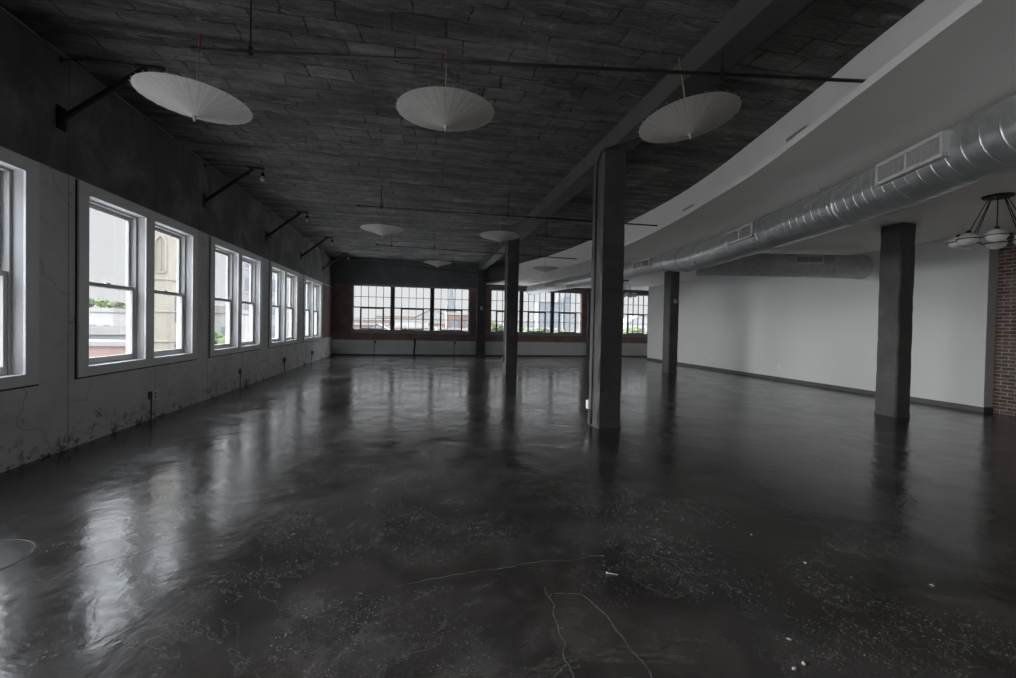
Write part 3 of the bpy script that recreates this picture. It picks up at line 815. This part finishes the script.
tag(r, 'dark vertical pipe on the pale band under the middle of the first window bank', 'pipe')
for (x, y, z, nx, ny, lab) in ((4.60, 4.66, 3.93, -.94, .33, 'thin grey slot diffuser on the curved fascia, right of the parasol under the beam'), (5.30, 8.05, 3.90, -.99, .12, 'grey slot diffuser on the curved fascia, right of the nearest column')):
    # nearest point of the fascia line
    q = min(fas, key=lambda p_: (p_.y-y)**2); k = [i for i, p_ in enumerate(fas) if p_ is q][0]
    t = (fas[min(k+1, len(fas)-1)]-fas[k-1]).normalized()
    M = Matrix(((t.x, -t.y, 0, q.x), (t.y, t.x, 0, q.y), (0, 0, 1, z), (0, 0, 0, 1)))
    e = empty('slot_diffuser', (0, 0, 0))
    MB().box(-.22, .22, .012, .03, -.022, .022, .003, M).build('frame', MT['register'], e)
    MB().box(-.20, .20, .0305, .032, -.013, -.003, 0, M).box(-.20, .20, .0305, .032, .003, .013, 0, M).build('slots', MT['boxgrey'], e)
    tag(e, lab, 'vent', 'slot diffusers on the fascia')
# floor pieces
r = empty('floor_cover', (-2.80, 3.22, 0))
MB().lathe([(.001, .0022), (.285, .0022), (.29, .0005), (.001, .0005)], 48).build('lid', make_concrete('floor_lid', .03, .04, .055, 4, .2, .22), r)
MB().lathe([(.293, .0005), (.296, .0022), (.302, .0022), (.305, .0005), (.293, .0005)], 48).build('rim', MT['iron'], r)
tag(r, 'round flush cover in the dark floor near the left corner', 'cover')
tag(MB().tube([(1.125, 2.425, .006), (1.15, 2.41, .007), (1.178, 2.398, .006)], [.004, .0035, .002], 6).ball((1.122, 2.427, .007), .008, sub=1).build('wood_splinter', MT['chip']), 'thin pale splinter lying on the dark floor near the forked crack', 'debris')
for i, (x, y) in enumerate(((2.36, 2.72), (2.42, 2.33), (1.75, 1.76), (1.69, 1.62), (2.96, 2.0), (1.62, 1.6))):
    rr = bmesh.new(); bmesh.ops.create_icosphere(rr, subdivisions=1, radius=1)
    for v in rr.verts: v.co = Vector((v.co.x*.013*random.uniform(.6, 1.4), v.co.y*.009*random.uniform(.6, 1.3), v.co.z*.004*random.uniform(.7, 1.3)))
    mb = MB(); mb.bm.free(); mb.bm = rr
    o = mb.build('plaster_chip', MT['chip']); o.location = (x, y, .0042); o.rotation_euler.z = i*1.3
    tag(o, 'tiny pale plaster chip lying on the dark floor at right', 'debris', 'plaster chips on the floor')
bpy.data.objects['floor_cover'].location = (-2.62, 3.15, 0)

# ------------------------------------------------------------------ the town outside, seen from an upper storey
ZG = -11.0
MT['ground'] = make_concrete('town_ground', .42, .5, .58, .05, .1, .9)
MB().box(-260, 260, -60, 420, ZG-.5, ZG).build('ground', MT['ground'])['kind'] = 'structure'
for o in (bpy.data.objects['ground'],): pass
FAC = {k: plain('facade_'+k, tuple(x*.40 for x in c), .8, var=.08, scale=.6) for k, c in {
    'white': (.80, .79, .77), 'pale': (.66, .64, .62), 'red': (.43, .31, .28), 'pink': (.55, .38, .33), 'grey': (.50, .50, .50), 'tan': (.60, .52, .44), 'brown': (.36, .28, .25), 'stone': (.66, .60, .50), 'slate': (.36, .38, .41)}.items()}
MT['town_glass'] = plain('town_window_glass', (.16, .18, .20), .15)
MT['roofing'] = plain('flat_roofing', (.24, .235, .23), .9)
MT['leaf'] = plain('tree_leaves', (.055, .075, .03), .8, var=.5, scale=1.2)
MT['leaf2'] = plain('tree_leaves_pale', (.09, .115, .05), .8, var=.45, scale=1.2)
MT['bark'] = plain('tree_bark', (.12, .09, .07), .9)
def town_block(x, y, w, d, ztop, mat, label, nwin=(4, 2), side=False, grp='buildings of the town outside', roof='flat'):
    """centre of the front edge at (x, y); windows on the face towards the room"""
    r = empty('street_building', (x, y, ZG))
    h = ztop-ZG
    MB().box(-w/2, w/2, 0, d, 0, h, .05).build('walls', FAC[mat], r)
    if roof == 'flat':
        m = MB().box(-w/2-.15, w/2+.15, -.15, .2, h, h+.5).box(-w/2-.15, w/2+.15, d-.2, d+.15, h, h+.5).box(-w/2-.15, -w/2+.2, .2, d-.2, h, h+.5).box(w/2-.2, w/2+.15, .2, d-.2, h, h+.5)
        m.build('parapet', FAC['pale' if mat != 'pale' else 'white'], r)
    elif roof == 'gable':
        m = MB(); hh = w*.28
        m.face([(-w/2-.3, -.3, h), (0, -.3, h+hh), (0, d+.3, h+hh), (-w/2-.3, d+.3, h)]).face([(w/2+.3, -.3, h), (0, -.3, h+hh), (0, d+.3, h+hh), (w/2+.3, d+.3, h)])
        m.face([(-w/2, -.0, h), (w/2, 0, h), (0, 0, h+hh)]).face([(-w/2, d, h), (w/2, d, h), (0, d, h+hh)])
        m.build('roof', MT['roofing'], r)
    elif roof == 'spire':
        MB().lathe([(w*.62, h), (w*.3, h+w*1.4), (.02, h+w*3.6)], 4, Matrix.Translation((0, d/2, 0)) @ Matrix.Rotation(PI/4, 4, 'Z')).build('spire', FAC['slate'], r)
    nx, nzr = nwin
    for i in range(nx):
        for k in range(nzr):
            cx = -w/2 + w*(i+.5)/nx; cz = h-1.5-k*3.4; ww, wh = min(w/nx*.5, 2.2), 1.9
            m = MB().box(cx-ww/2, cx+ww/2, -.06, .02, cz-wh, cz)
            f = m.build('window', MT['town_glass'], r)
            MB().box(cx-ww/2-.12, cx+ww/2+.12, -.16, .0, cz-wh-.22, cz-wh).build('sill', FAC['white'], f)
    return tag(r, label, 'building', grp)
def tree(x, y, ztop, w, label, mat='leaf', seed=0):
    r = empty('tree', (x, y, ZG)); rnd = random.Random(seed); h = ztop-ZG
    m = MB().tube([(0, 0, 0), (.1, 0, h*.35), (0, .1, h*.7)], [.28, .2, .09], 8)
    for a in (.6, 2.6, 4.5): m.tube([(0, 0, h*.35), (w*.22*math.cos(a), w*.22*math.sin(a), h*.62)], [.13, .05], 6)
    m.build('trunk', MT['bark'], r)
    m = MB()
    for k in range(11):
        a = rnd.uniform(0, 2*PI); q = rnd.uniform(.05, .36)*w; zz = h*rnd.uniform(.45, .86)
        m.ball((q*math.cos(a), q*math.sin(a), zz), rnd.uniform(.17, .27)*w, sz=.8, sub=3, rough=.5, seed=rnd.uniform(0, 50))
    m.ball((0, 0, h-.2*w), .24*w, sz=.8, sub=3, rough=.5, seed=seed)
    m.build('crown', MT[mat], r)
    return tag(r, label, 'tree', 'trees of the town outside')
# through the left windows
r = empty('brick_parapet', (-25.5, 20, ZG))
MB().box(-16, 14.4, 0, 1.1, 0, 11.35).build('brickwork', FAC['pink'], r)
MB().box(-16.1, 14.5, -.12, 1.22, 11.35, 11.55, .02).build('coping', FAC['grey'], r)
tag(r, 'low pink brick parapet right outside the second left window', 'wall')
b_ = town_block(-30.1, 31.7, 22, 9, .25, 'grey', 'low grey flat roofed building behind the pink brick parapet', (6, 1)); b_.rotation_euler.z = math.radians(29)
town_block(-37.4, 60, 4.2, 7, 2.1, 'white', 'white building below the trees in the second left window', (3, 2))
town_block(-40.4, 70, 1.5, 4, 2.1, 'red', 'narrow red brick block right of the white building', (1, 1))
town_block(-49.8, 80, 4.4, 5, 2.4, 'red', 'red brick building just showing over the white one', (3, 1))
town_block(-44.4, 79, 3.0, 5, 1.6, 'white', 'small white building right of the narrow red brick block', (2, 1))
for i, (a, y, zt) in enumerate(((-.658, 88, 4.6), (-.632, 99, 5.2), (-.607, 110, 5.5), (-.583, 88, 4.2), (-.557, 99, 4.3))):
    tree(a*y, y, zt, 4.7, 'green tree on the horizon through the second left window, %s of its row' % ('first', 'second', 'third', 'fourth', 'last')[i], 'leaf' if i % 2 else 'leaf2', i)
town_block(-24.3, 55, 8, 8, 2.2, 'white', 'white building seen low in the third left window', (4, 2))
town_block(-40.5, 100, 8, 9, 4.2, 'tan', 'tan building seen behind the white one in the third left window', (4, 1))
tree(-19.6, 47, .4, 5, 'green tree low in the third left window', 'leaf2', 31)
# carved stone tower
r = empty('stone_tower', (-23.7, 48, ZG))
MB().box(-2.55, 0, 0, 6.2, 0, 30, .06).build('walls', FAC['stone'], r)
for z in (10.2, 13.1, 16.2, 21.6): MB().box(-2.65, .10, -.10, 6.3, z, z+.18, .03).build('string_course', FAC['stone'], r)
for k in range(2):
    cx = -.66-1.22*k
    m = MB(); q = .46
    for sgn in (-1, 1):
        m.tube([(cx+sgn*q, -.05, 17.0), (cx+sgn*q, -.05, 19.6)], .085, 8)
        m.tube([(cx+sgn*(q-2*q*(1-math.cos(t))), -.05, 19.6+2*q*math.sin(t)) for t in [i*PI/3/8 for i in range(9)]], .085, 8)
    m.box(cx-.035, cx+.035, -.09, .01, 17.0, 19.9)
    m.box(cx-q, cx+q, -.09, .02, 16.85, 17.02)
    m.build('lancet_arch', FAC['stone'], r)
for z in (12.2, 7.4): MB().box(-.02, .10, 1.2, 2.8, z, z+2.6).build('window', MT['town_glass'], r)
tag(r, 'beige carved stone tower with pointed arches outside the second left window', 'tower')
# pale block beyond it, its front turned towards the room
b_ = town_block(-19.4, 72.4, 13.4, 12, 12.5, 'pale', 'pale rendered building outside the third and fourth left windows', (4, 6))
b_.rotation_euler.z = math.radians(20)
# through the back windows: (direction x/y, distance, width, top height, finish, roof)
TOWN = [(-.135, 105, 13, .9, 'red', 'flat', 'red brick building with a flat roof at the left of the first back window'),
        (-.118, 170, 20, 2.6, 'brown', 'flat', 'brown flat roofed building on the skyline left in the first back window'),
        (-.075, 128, 12, .2, 'pink', 'flat', 'pinkish low building left of the first mullion of the first back window'),
        (-.090, 78, 8, -.9, 'white', 'gable', 'white roofed shed low in the first back window'),
        (-.045, 185, 18, 4.2, 'tan', 'flat', 'tan block on the skyline just left of the first mullion'),
        (-.012, 150, 12, 2.2, 'white', 'flat', 'white block right of the first mullion of the first back window'),
        (.012, 120, 9, .3, 'pale', 'flat', 'pale block in the middle pane group of the first back window'),
        (.030, 168, 14, 3.6, 'grey', 'gable', 'grey gabled building on the skyline in the middle pane group'),
        (.056, 135, 10, 1.6, 'pink', 'flat', 'pink block at the right of the middle pane group'),
        (.080, 110, 9, .0, 'red', 'flat', 'red brick block left in the third pane group of the first back window'),
        (.070, 200, 5, 7.5, 'pale', 'spire', 'pale church tower on the skyline in the third pane group'),
        (.112, 118, 12, 4.0, 'red', 'flat', 'tall red brick building at the right of the first back window'),
        (.100, 80, 10, -1.6, 'tan', 'flat', 'low tan building in front of the tall red brick one'),
        (.175, 175, 14, 3.0, 'white', 'flat', 'white block left in the second back window'),
        (.235, 160, 10, 3.0, 'grey', 'flat', 'grey block right of the column in the second back window'),
        (.300, 190, 10, 12, 'slate', 'flat', 'tall slate blue block in the right pane group of the second back window'),
        (.325, 210, 3.2, 13, 'slate', 'spire', 'slate spire left of its twin in the second back window'),
        (.345, 210, 3.2, 16, 'slate', 'spire', 'taller slate spire in the right pane group of the second back window'),
        (.362, 222, 11, 9, 'grey', 'flat', 'grey block at the right edge of the second back window'),
        (.270, 120, 12, .5, 'pale', 'flat', 'pale low block among trees in the second back window'),
        (.345, 135, 12, -.4, 'white', 'flat', 'white low block under the spires'),
        (.500, 150, 16, 5, 'grey', 'flat', 'grey block in the last back window'),
        (.540, 140, 12, 3, 'pale', 'gable', 'pale gabled building right in the last back window')]
for (a, y, w_, zt, mt, rf, lab) in TOWN:
    town_block(a*y, y, w_, w_*.7, zt, mt, lab, (max(2, int(w_/3.2)), 2), roof=rf)
TREES = [(-.062, 100, -.4, 5.5, 'right of the pinkish low building'), (-.030, 88, -.9, 5.5, 'left of the first mullion'), (.006, 105, -.2, 5.5, 'in the middle pane group'),
         (.172, 92, 2.0, 7, 'left of the column in the second back window'), (.238, 100, 1.2, 7, 'right of the column in the second back window'),
         (.262, 86, .2, 6.5, 'in the middle pane group of the second back window'), (.285, 112, 1.2, 7, 'left of the second mullion of the second back window'), (.315, 94, .2, 6.5, 'below the slate block'), (.338, 106, .8, 6.5, 'below the spires'), (.362, 80, .2, 6.5, 'at the right edge of the second back window'),
         (.490, 90, 1.0, 7, 'left in the last back window'), (.520, 106, 1.8, 7, 'in the middle of the last back window'), (.555, 78, .8, 7, 'right in the last back window')]
for i, (a, y, zt, w_, lab) in enumerate(TREES):
    tree(a*y, y, zt, w_, 'green tree outside, ' + lab, 'leaf2' if i % 3 else 'leaf', 50+i)

# ------------------------------------------------------------------ daylight
wd = bpy.data.worlds.new('overcast_sky'); S.world = wd; wd.use_nodes = True
nt = wd.node_tree; bg = nt.nodes['Background']
tc = node(nt, 'ShaderNodeTexCoord'); s = sep(nt, tc.outputs['Generated'])
SKY0, SKY1 = .85, 8.0
col = ramp(nt, mapr(nt, s[2], -.05, 1, 0, 1), [(0, (SKY0*.985, SKY0*.995, SKY0*1.01)), (.30, (SKY0*.985, SKY0*1.01, SKY0*1.04)), (.65, (SKY1*.93, SKY1*.98, SKY1*1.06)), (1, (SKY1*.93, SKY1*.98, SKY1*1.07))])
nt.links.new(col, bg.inputs['Color']); bg.inputs['Strength'].default_value = 1.0
sun = bpy.data.lights.new('added_sky_glow', 'SUN'); sun.energy = 14.5; sun.angle = math.radians(50); sun.color = (1.0, .99, .975)  # soft sun lamp added to the overcast sky to brighten the room
so_ = bpy.data.objects.new('added_sky_glow', sun); C.objects.link(so_)
d = Vector((1, -.10, -.33)).normalized()            # light travels from the window side into the room
so_.rotation_euler = d.to_track_quat('-Z', 'Y').to_euler()
# sampling portals in the openings (they guide the sky light, they give none)
def portal(name, loc, rot, sx, sy):
    l = bpy.data.lights.new(name, 'AREA'); l.shape = 'RECTANGLE'; l.size = sx; l.size_y = sy; l.cycles.is_portal = True
    o = bpy.data.objects.new(name, l); C.objects.link(o); o.location = loc; o.rotation_euler = rot
for y in WIN_Y + HIDDEN_Y: portal('sky_portal', (XL-.32, y+WW/2, 1.9), (0, -PI/2, 0), 2.2, 2.6)
for x0, w_ in BANKS: portal('sky_portal', (x0+w_/2, YB+.41, 2.15), (-PI/2, 0, 0), w_, 2.0)

# ------------------------------------------------------------------ camera
cam = bpy.data.cameras.new('camera'); co = bpy.data.objects.new('camera', cam); C.objects.link(co)
cam.sensor_fit = 'HORIZONTAL'; cam.sensor_width = 36.0; cam.lens = 36*440/1016; cam.shift_y = -6.35/1016
cam.clip_start = .05; cam.clip_end = 2000
rt = Vector((0.980072718, -0.197647946, 0.019818095)); up = Vector((-0.01621075, 0.01985283, 0.999671484)); fw = Vector((0.197976460, 0.980072015, -0.016253195))
Mx = Matrix((rt, up, -fw)).transposed().to_4x4(); Mx.translation = (0, 0, 1.47)
co.matrix_world = Mx
S.camera = co
S.view_settings.view_transform = 'Standard'; S.view_settings.look = 'None'
S.view_settings.gamma = 1.0; S.view_settings.exposure = 0.0; S.view_settings.use_curve_mapping = False
S.cycles.use_denoising = True
S.cycles.max_bounces = 10; S.cycles.diffuse_bounces = 6; S.cycles.transparent_max_bounces = 12
S.cycles.sample_clamp_indirect = 6
